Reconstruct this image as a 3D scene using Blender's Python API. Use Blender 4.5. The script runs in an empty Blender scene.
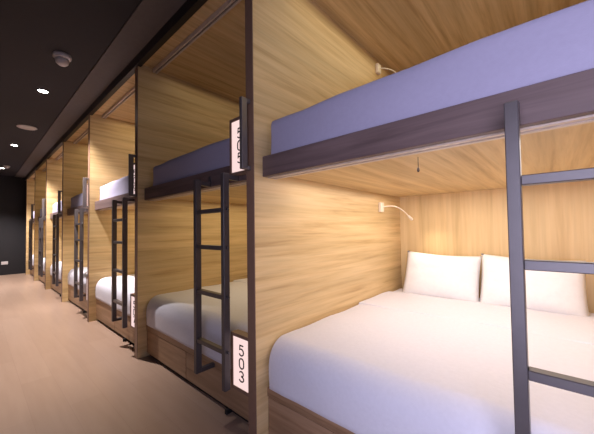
import bpy, bmesh, math, random
from mathutils import Vector, Matrix, noise as mnoise
random.seed(4)
S = bpy.context.scene
COL = S.collection
W = 1.6          # bay pitch along the corridor
T = 0.06         # partition thickness
D = 1.87         # depth of a bunk
H = 2.60         # height of the partitions
ZC = 2.70        # corridor ceiling
DECK = 1.419     # underside of the upper deck
NB = 7           # bays in the row

# ------------------------------------------------------------------ materials
def srgb(r, g, b):
    f = lambda c: (c/255/12.92) if c/255 <= .04045 else ((c/255+.055)/1.055)**2.4
    return (f(r), f(g), f(b), 1)

def plain(name, col, rough=.5, metal=0.0, var=0.06, scale=30, bump=0.0, spec=.5):
    m = bpy.data.materials.new(name); m.use_nodes = True
    nt = m.node_tree; b = nt.nodes['Principled BSDF']
    b.inputs['Roughness'].default_value = rough
    b.inputs['Metallic'].default_value = metal
    b.inputs['Specular IOR Level'].default_value = spec
    tc = nt.nodes.new('ShaderNodeTexCoord')
    nz = nt.nodes.new('ShaderNodeTexNoise'); nz.inputs['Scale'].default_value = scale
    nz.inputs['Detail'].default_value = 4
    nt.links.new(tc.outputs['Object'], nz.inputs['Vector'])
    r = nt.nodes.new('ShaderNodeValToRGB')
    r.color_ramp.elements[0].position = .3; r.color_ramp.elements[1].position = .7
    r.color_ramp.elements[0].color = tuple(c*(1-var) for c in col[:3])+(1,)
    r.color_ramp.elements[1].color = tuple(min(1, c*(1+var)) for c in col[:3])+(1,)
    nt.links.new(nz.outputs['Fac'], r.inputs['Fac'])
    nt.links.new(r.outputs['Color'], b.inputs['Base Color'])
    if bump:
        bp = nt.nodes.new('ShaderNodeBump'); bp.inputs['Strength'].default_value = bump
        bp.inputs['Distance'].default_value = .004
        nt.links.new(nz.outputs['Fac'], bp.inputs['Height']); nt.links.new(bp.outputs['Normal'], b.inputs['Normal'])
    return m

def wood(name, axis, light, mid, dark, rough=.42, freq=24, stretch=.045, streak=.5):
    """straight-grained laminate, grain running along one object axis"""
    m = bpy.data.materials.new(name); m.use_nodes = True
    nt = m.node_tree; b = nt.nodes['Principled BSDF']; b.inputs['Roughness'].default_value = rough
    b.inputs['Specular IOR Level'].default_value = .35
    tc = nt.nodes.new('ShaderNodeTexCoord'); oi = nt.nodes.new('ShaderNodeObjectInfo')
    mul = nt.nodes.new('ShaderNodeMath'); mul.operation = 'MULTIPLY'; mul.inputs[1].default_value = 37
    nt.links.new(oi.outputs['Random'], mul.inputs[0])
    add = nt.nodes.new('ShaderNodeVectorMath'); add.operation = 'ADD'
    nt.links.new(tc.outputs['Object'], add.inputs[0]); nt.links.new(mul.outputs[0], add.inputs[1])
    sc = [1, 1, 1]; sc['XYZ'.index(axis)] = stretch
    mp = nt.nodes.new('ShaderNodeMapping'); mp.inputs['Scale'].default_value = sc
    nt.links.new(add.outputs[0], mp.inputs['Vector'])
    n1 = nt.nodes.new('ShaderNodeTexNoise'); n1.inputs['Scale'].default_value = freq
    n1.inputs['Detail'].default_value = 5; n1.inputs['Roughness'].default_value = .6; n1.inputs['Distortion'].default_value = .5
    n2 = nt.nodes.new('ShaderNodeTexNoise'); n2.inputs['Scale'].default_value = freq*3.2
    n2.inputs['Detail'].default_value = 3; n2.inputs['Distortion'].default_value = .3
    n3 = nt.nodes.new('ShaderNodeTexNoise'); n3.inputs['Scale'].default_value = freq*.35
    n3.inputs['Detail'].default_value = 2
    for n in (n1, n2, n3): nt.links.new(mp.outputs[0], n.inputs['Vector'])
    r1 = nt.nodes.new('ShaderNodeValToRGB'); e = r1.color_ramp.elements
    e[0].position = .3; e[0].color = dark; e[1].position = .66; e[1].color = light
    x = e.new(.46); x.color = mid
    nt.links.new(n1.outputs['Fac'], r1.inputs['Fac'])
    r2 = nt.nodes.new('ShaderNodeValToRGB'); e = r2.color_ramp.elements
    e[0].position = .3; e[0].color = (.78, .76, .73, 1); e[1].position = .55; e[1].color = (1, 1, 1, 1)
    nt.links.new(n2.outputs['Fac'], r2.inputs['Fac'])
    r3 = nt.nodes.new('ShaderNodeValToRGB'); e = r3.color_ramp.elements
    e[0].position = .35; e[0].color = (.86, .85, .83, 1); e[1].position = .65; e[1].color = (1.05, 1.05, 1.05, 1)
    nt.links.new(n3.outputs['Fac'], r3.inputs['Fac'])
    mx = nt.nodes.new('ShaderNodeMixRGB'); mx.blend_type = 'MULTIPLY'; mx.inputs[0].default_value = streak
    nt.links.new(r1.outputs[0], mx.inputs[1]); nt.links.new(r2.outputs[0], mx.inputs[2])
    mx2 = nt.nodes.new('ShaderNodeMixRGB'); mx2.blend_type = 'MULTIPLY'; mx2.inputs[0].default_value = 1
    nt.links.new(mx.outputs[0], mx2.inputs[1]); nt.links.new(r3.outputs[0], mx2.inputs[2])
    nt.links.new(mx2.outputs[0], b.inputs['Base Color'])
    bp = nt.nodes.new('ShaderNodeBump'); bp.inputs['Strength'].default_value = .08; bp.inputs['Distance'].default_value = .002
    nt.links.new(n2.outputs['Fac'], bp.inputs['Height']); nt.links.new(bp.outputs['Normal'], b.inputs['Normal'])
    return m

def emit(name, col, strength):
    m = bpy.data.materials.new(name); m.use_nodes = True
    nt = m.node_tree; nt.nodes.clear()
    o = nt.nodes.new('ShaderNodeOutputMaterial'); e = nt.nodes.new('ShaderNodeEmission')
    e.inputs[0].default_value = col; e.inputs[1].default_value = strength
    nt.links.new(e.outputs[0], o.inputs[0]); return m

OAK = (srgb(222, 193, 143), srgb(212, 180, 129), srgb(190, 156, 106))
M = {}
M['oak_x'] = wood('oak_grain_deep', 'X', *OAK)
M['oak_z'] = wood('oak_grain_upright', 'Z', OAK[0], srgb(216, 185, 134), srgb(203, 170, 119), freq=13, streak=.4)
M['oak_y'] = wood('oak_grain_long', 'Y', *OAK)
M['oak_base'] = wood('oak_base', 'Y', srgb(176, 142, 112), srgb(160, 126, 96), srgb(134, 102, 76))
M['wenge'] = wood('dark_stained_wood', 'Y', srgb(116, 96, 94), srgb(102, 84, 82), srgb(82, 66, 64), rough=.45)
M['edge'] = plain('dark_bronze_edging', srgb(130, 100, 82), .42)
M['metal'] = plain('dark_painted_metal', srgb(80, 73, 73), .36, .2)
M['handle'] = plain('bronze_handle', srgb(104, 95, 92), .35, .3)
M['track'] = plain('beige_aluminium', srgb(206, 190, 176), .35, .2)
M['slot'] = plain('track_slot', srgb(70, 52, 42), .6)
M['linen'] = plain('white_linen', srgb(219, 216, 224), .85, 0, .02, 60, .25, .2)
M['upper_linen'] = plain('shade_toned_linen', srgb(166, 160, 181), .85, 0, .02, 60, .25, .2)  # white sheets with the cool, dim upper light put into the colour
M['pillow'] = plain('white_pillowcase', srgb(232, 229, 228), .85, 0, .02, 40, .3, .2)
M['black'] = plain('black_paint', srgb(22, 19, 20), .6)
M['fascia'] = plain('black_fascia', srgb(24, 18, 18), .45)
M['ceiling'] = plain('charcoal_ceiling_paint', srgb(37, 31, 34), .8)
M['strip'] = plain('grey_ceiling_strip', srgb(98, 89, 85), .75)
M['wallblack'] = plain('black_wall_paint', srgb(26, 22, 25), .75)
M['leftwall'] = plain('dark_wall_paint', srgb(58, 50, 50), .8)
M['white'] = plain('white_plastic', srgb(205, 196, 194), .4)
M['lamp'] = plain('cream_lamp_enamel', srgb(232, 215, 190), .3)
M['sign'] = emit('backlit_white_acrylic', srgb(255, 222, 218), 1.02)
M['digit'] = plain('black_digit', srgb(45, 38, 38), .5)
M['down'] = emit('downlight_lens', srgb(255, 246, 240), 30)
M['bulb'] = emit('reading_lamp_lens', srgb(255, 226, 180), 6)
M['glow_pane'] = emit('cool_glow_pane', srgb(190, 200, 255), 1.0)  # glowing panes of the added window and door

def floor_mat():
    m = bpy.data.materials.new('plank_floor'); m.use_nodes = True
    nt = m.node_tree; b = nt.nodes['Principled BSDF']; b.inputs['Roughness'].default_value = .28
    b.inputs['Specular IOR Level'].default_value = .45
    tc = nt.nodes.new('ShaderNodeTexCoord')
    mp = nt.nodes.new('ShaderNodeMapping'); mp.inputs['Rotation'].default_value = (0, 0, math.pi/2)
    nt.links.new(tc.outputs['Object'], mp.inputs['Vector'])
    br = nt.nodes.new('ShaderNodeTexBrick'); br.inputs['Scale'].default_value = 1
    br.inputs['Brick Width'].default_value = 1.2; br.inputs['Row Height'].default_value = .18
    br.inputs['Mortar Size'].default_value = .001; br.inputs['Mortar Smooth'].default_value = .3
    br.inputs['Color1'].default_value = srgb(172, 144, 124); br.inputs['Color2'].default_value = srgb(166, 138, 118)
    br.inputs['Mortar'].default_value = srgb(156, 127, 110)
    nt.links.new(mp.outputs[0], br.inputs['Vector'])
    m2 = nt.nodes.new('ShaderNodeMapping'); m2.inputs['Scale'].default_value = (1, .1, 1)
    nt.links.new(tc.outputs['Object'], m2.inputs['Vector'])
    nz = nt.nodes.new('ShaderNodeTexNoise'); nz.inputs['Scale'].default_value = 22; nz.inputs['Detail'].default_value = 5
    nt.links.new(m2.outputs[0], nz.inputs['Vector'])
    r = nt.nodes.new('ShaderNodeValToRGB'); e = r.color_ramp.elements
    e[0].position = .3; e[0].color = (.92, .9, .88, 1); e[1].position = .65; e[1].color = (1, 1, 1, 1)
    nt.links.new(nz.outputs['Fac'], r.inputs['Fac'])
    mx = nt.nodes.new('ShaderNodeMixRGB'); mx.blend_type = 'MULTIPLY'; mx.inputs[0].default_value = .8
    nt.links.new(br.outputs['Color'], mx.inputs[1]); nt.links.new(r.outputs[0], mx.inputs[2])
    nt.links.new(mx.outputs[0], b.inputs['Base Color'])
    bp = nt.nodes.new('ShaderNodeBump'); bp.inputs['Strength'].default_value = .1; bp.inputs['Distance'].default_value = .002
    nt.links.new(nz.outputs['Fac'], bp.inputs['Height']); nt.links.new(bp.outputs['Normal'], b.inputs['Normal'])
    return m
M['floor'] = floor_mat()

# ------------------------------------------------------------------ mesh helpers
def box(bm, x0, x1, y0, y1, z0, z1, bevel=0, seg=2):
    r = bmesh.ops.create_cube(bm, size=1)
    vs = r['verts']
    for v in vs:
        v.co = Vector((x0+(v.co.x+.5)*(x1-x0), y0+(v.co.y+.5)*(y1-y0), z0+(v.co.z+.5)*(z1-z0)))
    if bevel:
        es = list({e for v in vs for e in v.link_edges})
        bmesh.ops.bevel(bm, geom=es, offset=bevel, segments=seg, profile=.5, affect='EDGES')

def cyl(bm, p, axis, r0, r1, h, n=24):
    mt = Matrix.Translation(Vector(p)) @ Vector((0, 0, 1)).rotation_difference(Vector(axis)).to_matrix().to_4x4()
    bmesh.ops.create_cone(bm, cap_ends=True, segments=n, radius1=r0, radius2=r1, depth=h, matrix=mt)

def lathe(bm, prof, c, n=32):
    """profile of (radius, z) turned about the vertical through c"""
    rings = []
    for r, z in prof:
        rings.append([bm.verts.new((c[0]+r*math.cos(2*math.pi*i/n), c[1]+r*math.sin(2*math.pi*i/n), c[2]+z)) for i in range(n)])
    for a, b in zip(rings, rings[1:]):
        for i in range(n):
            bm.faces.new((a[i], a[(i+1) % n], b[(i+1) % n], b[i]))
    for ring in (rings[0], rings[-1]):
        bm.faces.new(ring)

def tube(bm, pts, rad, n=10):
    pts = [Vector(p) for p in pts]; rings = []
    up = Vector((.3, .2, 1))
    for i, p in enumerate(pts):
        t = (pts[min(i+1, len(pts)-1)]-pts[max(i-1, 0)]).normalized()
        a = t.cross(up).normalized(); b = t.cross(a).normalized()
        rr = rad[i] if isinstance(rad, (list, tuple)) else rad
        rings.append([bm.verts.new(p+a*math.cos(2*math.pi*k/n)*rr+b*math.sin(2*math.pi*k/n)*rr) for k in range(n)])
    for a, b in zip(rings, rings[1:]):
        for i in range(n): bm.faces.new((a[i], a[(i+1) % n], b[(i+1) % n], b[i]))
    bm.faces.new(rings[0]); bm.faces.new(rings[-1])

def soft_box(bm, x0, x1, y0, y1, z0, z1, r, n=(30, 24, 6), crown=.0, lump=.0, seed=0, ry=None, rt=None):
    ry = ry or r; rt = rt or r; rb = min(r, ry)*.3
    """rounded, slightly lumpy upholstered block"""
    lo = Vector((x0, y0, z0)); hi = Vector((x1, y1, z1)); keys = {}
    def put(p):
        k = tuple(round(c, 5) for c in p)
        if k in keys: return keys[k]
        p = Vector(p)
        q = Vector((min(max(p.x, x0+r), x1-r), min(max(p.y, y0+ry), y1-ry), min(max(p.z, z0+rb), z1-rt)))
        d = p-q
        rz = rt if p.z > q.z else rb
        if d.length > 1e-9:
            e = Vector((d.x/r, d.y/ry, d.z/rz)); m_ = max(abs(e.x), abs(e.y), abs(e.z)); e = e.normalized()*m_
            w = q+Vector((e.x*r, e.y*ry, e.z*rz))
        else: w = q
        fx = (w.x-x0)/(x1-x0)*2-1; fy = (w.y-y0)/(y1-y0)*2-1; fz = (w.z-z0)/(z1-z0)
        w.z += crown*(1-fx*fx)*(1-fy*fy)*fz
        if lump:
            nv = mnoise.noise(Vector((w.x*4+seed, w.y*4, w.z*4)))
            w.z += lump*nv*fz; w.x += lump*.5*mnoise.noise(Vector((w.y*6, w.z*9, seed)))*(1 if fx < 0 else 0)
        keys[k] = bm.verts.new(w); return keys[k]
    def ticks(a, b, k, r=r):       # finer towards the rounded ends
        out = []
        m = max(4, k//4)
        for i in range(m): out.append(a+r*i/m)
        mid = max(2, k-2*m)
        for i in range(mid+1): out.append(a+r+(b-a-2*r)*i/mid)
        for i in range(1, m+1): out.append(b-r+r*i/m)
        return out
    tx, ty = ticks(x0, x1, n[0]), ticks(y0, y1, n[1], ry)
    tz = sorted(set([z0+(z1-z0)*i/12 for i in range(13)]))
    def sheet(A, B, f, flip):
        for i in range(len(A)-1):
            for j in range(len(B)-1):
                q = [put(f(A[i], B[j])), put(f(A[i+1], B[j])), put(f(A[i+1], B[j+1])), put(f(A[i], B[j+1]))]
                if flip: q.reverse()
                if len(set(q)) == 4: bm.faces.new(q)
    sheet(tx, ty, lambda a, b: (a, b, z1), False); sheet(tx, ty, lambda a, b: (a, b, z0), True)
    sheet(tx, tz, lambda a, b: (a, y0, b), False); sheet(tx, tz, lambda a, b: (a, y1, b), True)
    sheet(ty, tz, lambda a, b: (x0, a, b), True); sheet(ty, tz, lambda a, b: (x1, a, b), False)

def pillow_bm(w, h, t, seed):
    """stuffed pillow: w across (local x), h (local y), t thick (local z)"""
    bm = bmesh.new(); n = 26; top = []; bot = []
    for i in range(n+1):
        rt, rb = [], []
        for j in range(n+1):
            u = -1+2*i/n; v = -1+2*j/n
            pu = 1-.07*(1-u*u)*abs(v)**3*0; 
            x = u*w/2*(1-.035*(1-v*v)); y = v*h/2*(1-.085*(1-u*u)) - (.012*u*v if v > 0 else 0)
            th = max(0, (1-u**4))**.55*max(0, (1-v**4))**.55
            wr = .007*mnoise.noise(Vector((u*3+seed, v*3, seed)))*th
            z = t/2*th+wr
            rt.append(bm.verts.new((x, y, z)))
            edge = i in (0, n) or j in (0, n)
            rb.append(rt[-1] if edge else bm.verts.new((x, y, -t/2*th*.9+wr)))
        top.append(rt); bot.append(rb)
    for i in range(n):
        for j in range(n):
            bm.faces.new((top[i][j], top[i+1][j], top[i+1][j+1], top[i][j+1]))
            q = [bot[i][j], bot[i][j+1], bot[i+1][j+1], bot[i+1][j]]
            bm.faces.new(q)
    return bm

def obj(name, bm, mat, parent=None, smooth=False, loc=None):
    bmesh.ops.recalc_face_normals(bm, faces=bm.faces)
    me = bpy.data.meshes.new(name); bm.to_mesh(me); bm.free()
    me.materials.append(M[mat])
    if smooth:
        for p in me.polygons: p.use_smooth = True
    o = bpy.data.objects.new(name, me); COL.objects.link(o)
    if parent: o.parent = parent
    if loc: o.location = loc
    return o

def boxes(name, lst, mat, parent=None, bevel=0, seg=2):
    bm = bmesh.new()
    for b in lst: box(bm, *b, bevel=bevel, seg=seg)
    return obj(name, bm, mat, parent)

def tag(o, label, cat, group=None):
    o['label'] = label; o['category'] = cat
    if group: o['group'] = group
    return o

def empty(name, loc):
    o = bpy.data.objects.new(name, None); o.empty_display_size = .1; COL.objects.link(o); o.location = loc
    return o

def copy_tree(o, parent=None):
    c = o.copy(); COL.objects.link(c)
    if parent: c.parent = parent
    for ch in list(o.children): copy_tree(ch, c)
    return c

def struct(o): o['kind'] = 'structure'; return o

# ------------------------------------------------------------------ the setting
XL = -1.55; Y0 = -3.2; Y1 = 10.0
struct(boxes('floor', [(XL-.1, D+.1, Y0-.1, Y1+.1, -.1, 0)], 'floor'))
struct(boxes('ceiling', [(XL-.1, D+.1, Y0-.1, Y1+.1, ZC, ZC+.1)], 'ceiling'))
struct(boxes('trim_1', [(-.215, -.012, Y0, Y1, ZC-.012, ZC)], 'strip'))
struct(boxes('trim_2', [(-.012, .03, Y0, Y1, H+.005, ZC)], 'fascia'))
struct(boxes('wall_back', [(XL, D, Y1, Y1+.1, 0, ZC)], 'wallblack'))
struct(boxes('wall_right', [(D, D+.1, Y0, Y1, 0, ZC)], 'oak_z'))
# dark corridor wall on the camera's side with an opening for the added window
wy0, wy1, wz0, wz1 = -2.2, -.9, .3, 1.75
struct(boxes('wall_left', [(XL-.1, XL, Y0, wy0, 0, ZC), (XL-.1, XL, wy1, Y1, 0, ZC),
                           (XL-.1, XL, wy0, wy1, 0, wz0), (XL-.1, XL, wy0, wy1, wz1, ZC)], 'leftwall'))
struct(boxes('wall_front', [(XL, -1.45, Y0-.1, Y0, 0, ZC), (-.05, D, Y0-.1, Y0, 0, ZC), (-1.45, -.05, Y0-.1, Y0, 2.25, ZC)], 'leftwall'))
dr = struct(boxes('added_door_1', [(-1.45, -1.40, Y0-.08, Y0-.02, 0, 2.25), (-.10, -.05, Y0-.08, Y0-.02, 0, 2.25), (-1.40, -.10, Y0-.08, Y0-.02, 2.2, 2.25)], 'black'))  # unseen glazed door, added to send cool fill along the corridor
boxes('added_door_pane', [(-1.40, -.10, Y0-.06, Y0-.05, 0, 2.2)], 'glow_pane', dr)
win = struct(boxes('added_window_1', [(XL-.08, XL-.02, wy0, wy0+.05, wz0, wz1), (XL-.08, XL-.02, wy1-.05, wy1, wz0, wz1),
                                (XL-.08, XL-.02, wy0+.05, wy1-.05, wz0, wz0+.05), (XL-.08, XL-.02, wy0+.05, wy1-.05, wz1-.05, wz1)], 'black'))
boxes('added_window_pane', [(XL-.06, XL-.05, wy0+.05, wy1-.05, wz0+.05, wz1-.05)], 'glow_pane', win)  # unseen window, added as a cool source facing the nearest bay

ORD = ['nearest', 'second', 'third', 'fourth', 'fifth', 'sixth', 'seventh']
def bay(b): return ORD[b]+' bunk bay' if b else 'nearest bunk bay'
def frombay(b): return ('in the nearest bay' if b == 0 else 'in the %s bay from camera' % ORD[b])

# ------------------------------------------------------------------ partitions between the bays
def make_partition():
    t = empty('partition_panel', (0, 0, 0))
    boxes('board', [(.004, D, 0, T, .0, H), (.0301, D, 0, T, H, 2.66)], 'oak_x', t)
    e = boxes('edge_strip', [(0, .004, -.0008, T+.0008, 0, H)], 'edge', t, .0004, 1)
    e['label'] = 'dark bronze front edging'
    return t
pp = make_partition()
for k in range(-1, 7):
    o = pp if k == -1 else copy_tree(pp)
    o.location = (0, k*W, 0)
    if k == -1: lb = 'oak partition panel on the right of the nearest bunk bay, outside the photo'
    elif k == 0: lb = 'oak partition panel with dark front edge between the nearest and second bunk bays'
    elif k == 6: lb = 'farthest oak partition panel at the dark end wall of the corridor'
    else: lb = 'oak partition panel with dark front edge between %s and %s bunk bays from the camera' % (ORD[k], ORD[k+1])
    tag(o, lb, 'partition', 'partition panels between bunk bays')

# ------------------------------------------------------------------ built-in bunk units (one bay; local y runs from -1.54 to 0)
L = W-T
def make_bunk():
    t = empty('bunk_bed', (0, 0, 0))
    b = boxes('bed_base', [(.077, .098, -L, 0, .235, .28), (.098, D, -L, 0, .03, .262)], 'oak_base', t, .0015, 1)
    for y0, y1 in ((-L+.004, -.722), (-.714, -.004)):
        boxes('drawer_front', [(.08, .0975, y0, y1, .035, .231)], 'oak_base', b, .0015, 1)
    k = boxes('toe_kick', [(.105, .13, -L, 0, 0, .03)], 'black', t); k['label'] = 'black recessed toe kick'
    r = boxes('bed_rail', [(.06, .092, -L, 0, 1.395, 1.503)], 'wenge', t, .002, 1); r['label'] = 'dark stained front rail of the upper bunk'
    boxes('upper_deck', [(.092, D, -L, 0, DECK, DECK+.05)], 'oak_x', t)
    boxes('top_panel', [(.03, D, -L, 0, 2.627, 2.66)], 'oak_x', t)
    boxes('top_rail', [(.005, .03, -L, 0, H+.004, H+.02)], 'fascia', t)
    return t
bb = make_bunk()
BUNKS = [bb]+[copy_tree(bb) for _ in range(NB-1)]
for b in range(NB):
    o = BUNKS[b]
    o.location = (0, b*W, 0)
    for y in ((-1.243,) if b == 1 else (-1.39, -1.05)):
        f = boxes('foot', [(.06, .105, y-.01, y+.011, 0, .029)], 'black', o, .003, 1); f['label'] = 'small black foot'
    tag(o, 'built-in oak double-deck bunk with dark upper rail, ' + ('nearest the camera' if b == 0 else 'the %s bay from the camera' % ORD[b]),
        'bunk bed', 'row of built-in bunk beds')

# ------------------------------------------------------------------ curtain tracks
def make_track(z0, z1, x0, x1, ya=-L, yb=0):
    t = empty('curtain_track', (0, 0, 0))
    w = (x1-x0)
    boxes('channel', [(x0, x0+w*.36, ya, yb, z0, z1), (x1-w*.36, x1, ya, yb, z0, z1)], 'track', t, .0015, 1)
    s = boxes('slot', [(x0+w*.36, x1-w*.36, ya, yb, z0+.012, z1)], 'slot', t); s['label'] = 'dark slot'
    return t
tu = make_track(2.594, 2.627, .13, .172, -L, -.0)
tl = make_track(1.391, DECK, .098, .158, -L, -.0)
for b in range(NB):
    o = tu if b == 0 else copy_tree(tu); o.location = (0, b*W, 0)
    tag(o, 'curtain track under the top panel of the upper bunk ' + frombay(b), 'curtain track', 'upper curtain tracks')
    o = tl if b == 0 else copy_tree(tl); o.location = (0, b*W, 0)
    tag(o, 'pale curtain track below the upper bunk rail ' + frombay(b), 'curtain track', 'lower curtain tracks')

# ------------------------------------------------------------------ mattresses
def upper_mattress(gap, rad):
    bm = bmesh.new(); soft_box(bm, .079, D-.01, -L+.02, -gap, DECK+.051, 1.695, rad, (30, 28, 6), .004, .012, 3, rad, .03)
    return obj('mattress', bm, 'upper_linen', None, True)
def lower_mattress(seed):
    t = empty('mattress', (0, 0, 0))
    bm = bmesh.new(); soft_box(bm, .066, D-.01, -L+.003, -.001, .263, .536, .11, (36, 30, 8), .012, .010, seed, .03, .13)
    obj('sheeted_body', bm, 'linen', t, True)
    bm = bmesh.new(); soft_box(bm, 1.0, 1.53, -L+.016, -.014, .515, .551, .013, (26, 34, 4), .008, .008, seed+5)
    f = obj('folded_sheet', bm, 'linen', t, True); f['label'] = 'sheet folded back below the pillows'
    return t
mu0 = upper_mattress(.042, .014); mu1 = upper_mattress(.11, .04)
ml = lower_mattress(1)
SH = ['lavender-lit', 'shadowed grey', 'pale white', 'pale white', 'pale white', 'pale white', 'pale white']
for b in range(NB):
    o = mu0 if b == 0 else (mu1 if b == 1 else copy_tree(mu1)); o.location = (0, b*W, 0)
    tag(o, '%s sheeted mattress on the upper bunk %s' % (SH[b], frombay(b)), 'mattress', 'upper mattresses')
    o = ml if b == 0 else copy_tree(ml); o.location = (0, b*W, 0)
    tag(o, 'white sheeted double mattress on the lower bunk ' + frombay(b), 'mattress', 'lower mattresses')

# ------------------------------------------------------------------ pillows leaning on the back wall
def put_pillow(b, yc, side, seed, w=.605):
    o = obj('pillow', pillow_bm(w, .43, .15, seed), 'pillow', None, True)
    # local x -> -Y, local y -> up the lean, local z -> towards the corridor
    lean = math.radians(66)
    ex = Vector((0, -1, 0)); ey = Vector((math.cos(lean), 0, math.sin(lean))); ez = ex.cross(ey)
    mt = Matrix((ex, ey, ez)).transposed().to_4x4()
    mt.translation = Vector((1.70, b*W+yc, .69))
    o.matrix_world = mt
    tag(o, '%s white pillow on the lower bunk %s' % (('left', 'right')[side], frombay(b)),
        'pillow', 'pillows on the lower bunks')
for b in range(2):
    put_pillow(b, -.40, 0, 1.3+b); put_pillow(b, -1.0, 1, 7.7+b)

# ------------------------------------------------------------------ ladders
def make_ladder():
    t = empty('bunk_ladder', (0, 0, 0))
    for ya in (-1.071, -1.371):
        bm = bmesh.new(); box(bm, -.05, -.012, ya-.03, ya, .235, 1.432, .002, 1)
        obj('stile', bm, 'metal', t)
    for z in (.453, .752, 1.025, 1.239):
        boxes('rung', [(-.046, -.014, -1.371, -1.101, z-.025, z)], 'metal', t, .002, 1)
    for ya in (-1.071, -1.371):
        bm = bmesh.new()
        box(bm, -.012, .06, ya-.026, ya-.005, 1.398, 1.425)
        box(bm, .052, .06, ya-.026, ya-.005, 1.398, 1.462)
        obj('rail_bracket', bm, 'metal', t)
        if ya > -1.2: boxes('base_bracket', [(-.012, .08, ya-.03, ya, .2351, .26)], 'metal', t, .002, 1)
    for z in (.443, .742, 1.015, 1.229):
        bm = bmesh.new(); cyl(bm, (-.03, -1.409, z), (0, 1, 0), .008, .008, .012, 12)
        obj('bolt', bm, 'metal', t, True)
    return t
ld = make_ladder()
for b in range(NB):
    o = ld if b == 0 else copy_tree(ld); o.location = (0, b*W, 0)
    tag(o, 'dark metal four-rung ladder hooked to the upper rail ' + frombay(b), 'ladder', 'bunk ladders')

# ------------------------------------------------------------------ backlit number signs
def arc(cx, cy, rx, ry, a0, a1, n=12):
    return [(cx+rx*math.cos(math.radians(a0+(a1-a0)*i/n)), cy+ry*math.sin(math.radians(a0+(a1-a0)*i/n))) for i in range(n+1)]
GL = {
 '0': [arc(.5, 1.35, .5, .65, 0, 180)+arc(.5, .65, .5, .65, 180, 360)+[(1, 1.35)]],
 '1': [[(.15, 1.6), (.55, 2), (.55, 0)]],
 '2': [arc(.5, 1.5, .47, .5, 170, -30)+[(0, 0), (1, 0)]],
 '3': [arc(.45, 1.52, .45, .48, 160, -90)+arc(.45, .52, .53, .52, 90, -160)],
 '5': [[(.92, 2), (.16, 2), (.08, 1.12)]+arc(.45, .66, .53, .66, 120, -150)],
 '7': [[(0, 2), (1, 2), (.35, 0)]],
 '9': [arc(.5, 1.42, .48, .58, 0, 360, 20)+[(.98, 1.42), (.9, .7), (.45, 0)]],
}
def ribbon(bm, pts, wd, x0, x1):
    """flat stroke of width wd lying in the YZ plane, between x0 and x1"""
    P = [Vector((p[0], p[1])) for p in pts]; Ls, Rs = [], []
    for i, p in enumerate(P):
        a = P[max(i-1, 0)]; c = P[min(i+1, len(P)-1)]
        d1 = (p-a).normalized() if i else (c-p).normalized(); d2 = (c-p).normalized() if i < len(P)-1 else d1
        n = Vector((-(d1+d2).y, (d1+d2).x))
        n = n.normalized() if n.length > 1e-6 else Vector((-d1.y, d1.x))
        k = 1/max(.6, n.dot(Vector((-d1.y, d1.x))))
        Ls.append(p+n*wd/2*k); Rs.append(p-n*wd/2*k)
    f = lambda q, x: bm.verts.new((x, q.x, q.y))
    A = [(f(l, x0), f(r, x0), f(l, x1), f(r, x1)) for l, r in zip(Ls, Rs)]
    for a, c in zip(A, A[1:]):
        for i, j in ((0, 1), (1, 3), (3, 2), (2, 0)): bm.faces.new((a[i], c[i], c[j], a[j]))
    for a in (A[0], A[-1]): bm.faces.new((a[0], a[1], a[3], a[2]))
def make_sign(text, z0, z1, xb):
    t = empty('number_sign', (0, 0, 0))
    y0, y1 = .062, .252; x0 = .028; fr = .019
    boxes('frame', [(x0, xb, y0, y0+fr, z0, z1), (x0, xb, y1-fr, y1, z0, z1), (x0, xb, y0+fr, y1-fr, z0, z0+fr),
                    (x0, xb, y0+fr, y1-fr, z1-fr, z1)], 'edge', t, .0012, 1)
    boxes('light_panel', [(x0+.004, xb-.004, y0+fr, y1-fr, z0+fr, z1-fr)], 'sign', t)
    dw, dh = .038, .055; pitch = .071; zc = (z0+z1)/2; yc = (y0+y1)/2
    for i, ch in enumerate(text):
        bm = bmesh.new(); zt = zc+(1-i)*pitch
        for st in GL[ch]:
            ribbon(bm, [(yc+dw/2-u*dw, zt-dh/2+v*dh/2) for u, v in st],   .0068, x0+.001, x0+.0045)
        obj('digit', bm, 'digit', t)
    return t
LOW = ['', '503', '507', '501', '503', '507', '501']
for b in range(1, NB):
    lo, up = {1: ('503', '505'), 2: ('507', '509'), 3: ('511', '513'), 4: ('515', '517'), 5: ('519', '521'), 6: ('523', '525')}[b]
    s = make_sign(lo, .215, .53, .0795); s.location = (0, (b-1)*W, 0)
    tag(s, 'low backlit number sign %son the bed base %s' % ('reading 503 ' if b == 1 else '', frombay(b)), 'sign', 'lower number signs')
    s = make_sign(up, 1.425, 1.757, .06); s.location = (0, (b-1)*W, 0)
    tag(s, 'high backlit number sign on the upper rail ' + frombay(b), 'sign', 'upper number signs')

# ------------------------------------------------------------------ grab handles on the partition edges
def make_handle():
    t = empty('grab_handle', (0, 0, 0))
    boxes('grip', [(-.06, -.022, .019, .041, 1.425, 1.80)], 'handle', t, .004, 2)
    for z in (1.425, 1.778):
        boxes('arm', [(-.022, 0, .019, .041, z, z+.022)], 'handle', t, .003, 1)
    return t
hd = make_handle()
for k in range(6):
    o = hd if k == 0 else copy_tree(hd); o.location = (0, k*W, 0)
    tag(o, 'dark D-shaped grab handle on the front edge of the partition between %s and %s bays' % (ORD[k], ORD[k+1]), 'handle', 'grab handles')

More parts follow.
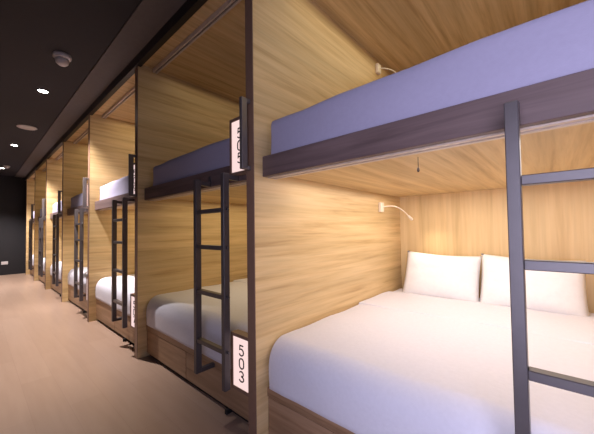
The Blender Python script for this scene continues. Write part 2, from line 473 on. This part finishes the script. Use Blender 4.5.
# ------------------------------------------------------------------ reading lamps
def make_lamp(drop):
    t = empty('reading_lamp', (0, 0, 0))
    boxes('wall_plate', [(-.03, .03, -.028, 0, -.042, .042)], 'lamp', t, .006, 2)
    P = [Vector(p) for p in ((0, -.026, .002), (.05, -.055, .010), (.12, -.09, .008), (.19, -.125, -.024), (.25, -.155, -.075))]
    pts = []
    for i in range(len(P)-1):      # Catmull-Rom through the neck points
        a = P[max(i-1, 0)]; b_ = P[i]; c = P[i+1]; d = P[min(i+2, len(P)-1)]
        for s in range(6):
            u = s/6
            pts.append(.5*((2*b_)+(c-a)*u+(2*a-5*b_+4*c-d)*u*u+(3*b_-a-3*c+d)*u**3))
    pts.append(P[-1])
    bm = bmesh.new(); tube(bm, pts, .005); obj('gooseneck', bm, 'lamp', t, True)
    dr = (pts[-1]-pts[-3]).normalized()
    bm = bmesh.new(); h0 = P[-1]-dr*.004
    tube(bm, [h0, h0+dr*.012, h0+dr*.05, h0+dr*.058], [.006, .012, .0135, .012], 16)
    hdm = obj('lamp_head', bm, 'lamp', t, True)
    bm = bmesh.new(); tube(bm, [h0+dr*.0575, h0+dr*.0595], .0095, 16); obj('lens', bm, 'bulb', hdm)
    return t, h0+dr*.075, dr
lp, tip, ldir = make_lamp(0)
LAMPS = []
first = True
for b in range(NB):
    for z, nm in ((1.311, 'lower'), (2.549, 'upper')):
        o = lp if first else copy_tree(lp); first = False
        o.location = (1.432, b*W, z-.014)
        tag(o, 'cream gooseneck reading lamp of the %s bunk %s' % (nm, frombay(b)), 'lamp', 'gooseneck reading lamps')
        LAMPS.append((b, nm, Vector((1.432, b*W, z-.014))+tip))

# pull cord under the upper deck of the nearest bay
t = empty('pull_cord', (.322, -.722, DECK))
bm = bmesh.new(); tube(bm, [(0, 0, 0), (0, 0, -.022), (.001, 0, -.045)], .0016, 8); obj('cord', bm, 'slot', t, True)
bm = bmesh.new(); lathe(bm, [(.002, -.044), (.005, -.052), (.006, -.06), (.003, -.066)], (0, 0, 0), 12); obj('knob', bm, 'slot', t, True)
tag(t, 'tiny pull cord hanging under the upper deck of the nearest bay', 'pull cord')

# ------------------------------------------------------------------ corridor ceiling fittings
DL = [(-.465, 3.07), (-.49, 6.05), (-.52, 8.78)]
for i, (x, y) in enumerate(DL):
    t = empty('downlight', (x, y, ZC))
    bm = bmesh.new(); lathe(bm, [(.055, 0), (.055, -.006), (.046, -.007), (.044, 0)], (0, 0, 0)); obj('trim_ring', bm, 'black' , t, True)
    bm = bmesh.new(); lathe(bm, [(.0435, -.0005), (.0435, -.004), (.01, -.005)], (0, 0, 0)); obj('lens', bm, 'down', t, True)
    tag(t, ['bright recessed downlight between the camera dome and the white disc', 'bright recessed downlight just beyond the flat white disc',
            'small bright downlight farthest along the dark corridor ceiling'][i], 'downlight', 'corridor downlights')
t = empty('dome_camera', (-.455, 2.09, ZC))
bm = bmesh.new(); lathe(bm, [(.066, 0), (.068, -.012), (.064, -.03), (.05, -.04)], (0, 0, 0)); obj('housing', bm, 'white', t, True)
bm = bmesh.new(); lathe(bm, [(.05, -.04), (.05, -.056), (.044, -.076), (.028, -.091), (.006, -.096)], (0, 0, 0)); obj('dome', bm, 'white', t, True)
tag(t, 'white domed fitting nearest the camera on the dark corridor ceiling', 'ceiling fitting')
bm = bmesh.new(); lathe(bm, [(.115, 0), (.118, -.006), (.108, -.012), (.02, -.014)], (-.448, 4.70, ZC), 40)
tag(obj('ceiling_speaker', bm, 'white', None, True), 'flat round white disc on the corridor ceiling between two downlights', 'ceiling speaker')
t = empty('smoke_detector', (-.46, 8.40, ZC))
bm = bmesh.new(); lathe(bm, [(.06, 0), (.06, -.015), (.05, -.025)], (0, 0, 0)); obj('base', bm, 'white', t, True)
bm = bmesh.new(); lathe(bm, [(.042, -.025), (.04, -.045), (.02, -.055)], (0, 0, 0)); obj('sensor_cap', bm, 'white', t, True)
tag(t, 'small white smoke detector at the far end of the corridor ceiling', 'smoke detector')
t = empty('wall_socket', (-.385, Y1, .322))
boxes('face_plate', [(-.065, .065, -.012, 0, -.04, .04)], 'white', t, .003, 1)
boxes('socket_inset', [(-.045, -.008, -.0135, -.012, -.022, .022), (.008, .045, -.0135, -.012, -.022, .022)], 'white', t)
tag(t, 'white double socket low on the black end wall', 'socket')

# ------------------------------------------------------------------ light
def light(kind, name, loc, energy, col, **kw):
    d = bpy.data.lights.new(name, kind); d.energy = energy; d.color = col
    for k, v in kw.items(): setattr(d, k, v)
    o = bpy.data.objects.new(name, d); COL.objects.link(o); o.location = loc
    return o
def aim(o, target):
    o.rotation_euler = (Vector(target)-o.location).to_track_quat('-Z', 'Y').to_euler()
WARM = (1, .80, .56)
for x, y in DL:
    light('SPOT', 'downlight_beam', (x, y, ZC-.02), 470, (.98, .92, .93), spot_size=math.radians(104), spot_blend=.7, shadow_soft_size=.035)
for b, nm, p in LAMPS:
    if b > 1: continue
    o = light('SPOT', 'reading_lamp_beam', p, {('lower', 0): 5, ('upper', 0): 2, ('lower', 1): 4, ('upper', 1): 1}[nm, b], (1, .86, .68), spot_size=math.radians(95), spot_blend=1, shadow_soft_size=.03)
    aim(o, p+Vector((.02, -.5, -.75)))
EN = {('lower', 0): 15, ('lower', 1): 7, ('upper', 0): 7.5, ('upper', 1): 3.2}
for b in range(NB):
    for nm, z in (('lower', 1.405), ('upper', 2.61)):
        e = EN.get((nm, b), 7)
        light('AREA', 'bunk_fill_light', (.93, b*W-L/2, z), e, ((1, .93, .87) if nm == 'lower' else (1, .91, .62)) if b == 0 else (1, .85, .55), shape='RECTANGLE', size=1.35, size_y=1.4)  # soft fill added under each bunk ceiling, no fixture there
COOL_FILL = (.76, .74, 1)  # tint of the added cool fill
a = light('AREA', 'added_window_fill', (XL+.01, (wy0+wy1)/2, (wz0+wz1)/2), 23, COOL_FILL, shape='RECTANGLE', size=1.35, size_y=1.2, spread=math.radians(125))  # cool fill lamp added at the unseen window
a.rotation_euler = (0, -math.pi/2, 0)
a = light('AREA', 'added_doorway_fill', (-.75, Y0+.03, 1.2), 8, COOL_FILL, shape='RECTANGLE', size=1.3, size_y=2.0)  # cool fill lamp added at the unseen doorway
a.rotation_euler = (math.pi/2, 0, 0)
w = bpy.data.worlds.new('World'); S.world = w; w.use_nodes = True
w.node_tree.nodes['Background'].inputs[0].default_value = (.5, .5, .6, 1)
w.node_tree.nodes['Background'].inputs[1].default_value = .02

# ------------------------------------------------------------------ camera (solved from the photograph's lines)
cd = bpy.data.cameras.new('Camera'); cam = bpy.data.objects.new('Camera', cd); COL.objects.link(cam)
R_ = Vector((.66784997, -.74416784, -.01380738)); U_ = Vector((-.01219801, -.02949171, .99949059)); F_ = Vector((.74419596, .66734134, .0287734))
mt = Matrix((R_, U_, -F_)).transposed().to_4x4(); mt.translation = Vector((-.97058708, -1.16751161, 1.10855327))
cam.matrix_world = mt
cd.sensor_width = 36; cd.sensor_fit = 'HORIZONTAL'; cd.lens = 290.8424/594*36; cd.shift_y = 4.5323/594
cd.clip_start = .02
S.camera = cam
S.view_settings.view_transform = 'Standard'; S.view_settings.look = 'None'
S.view_settings.gamma = 1; S.view_settings.use_curve_mapping = False
S.view_settings.exposure = 0.0
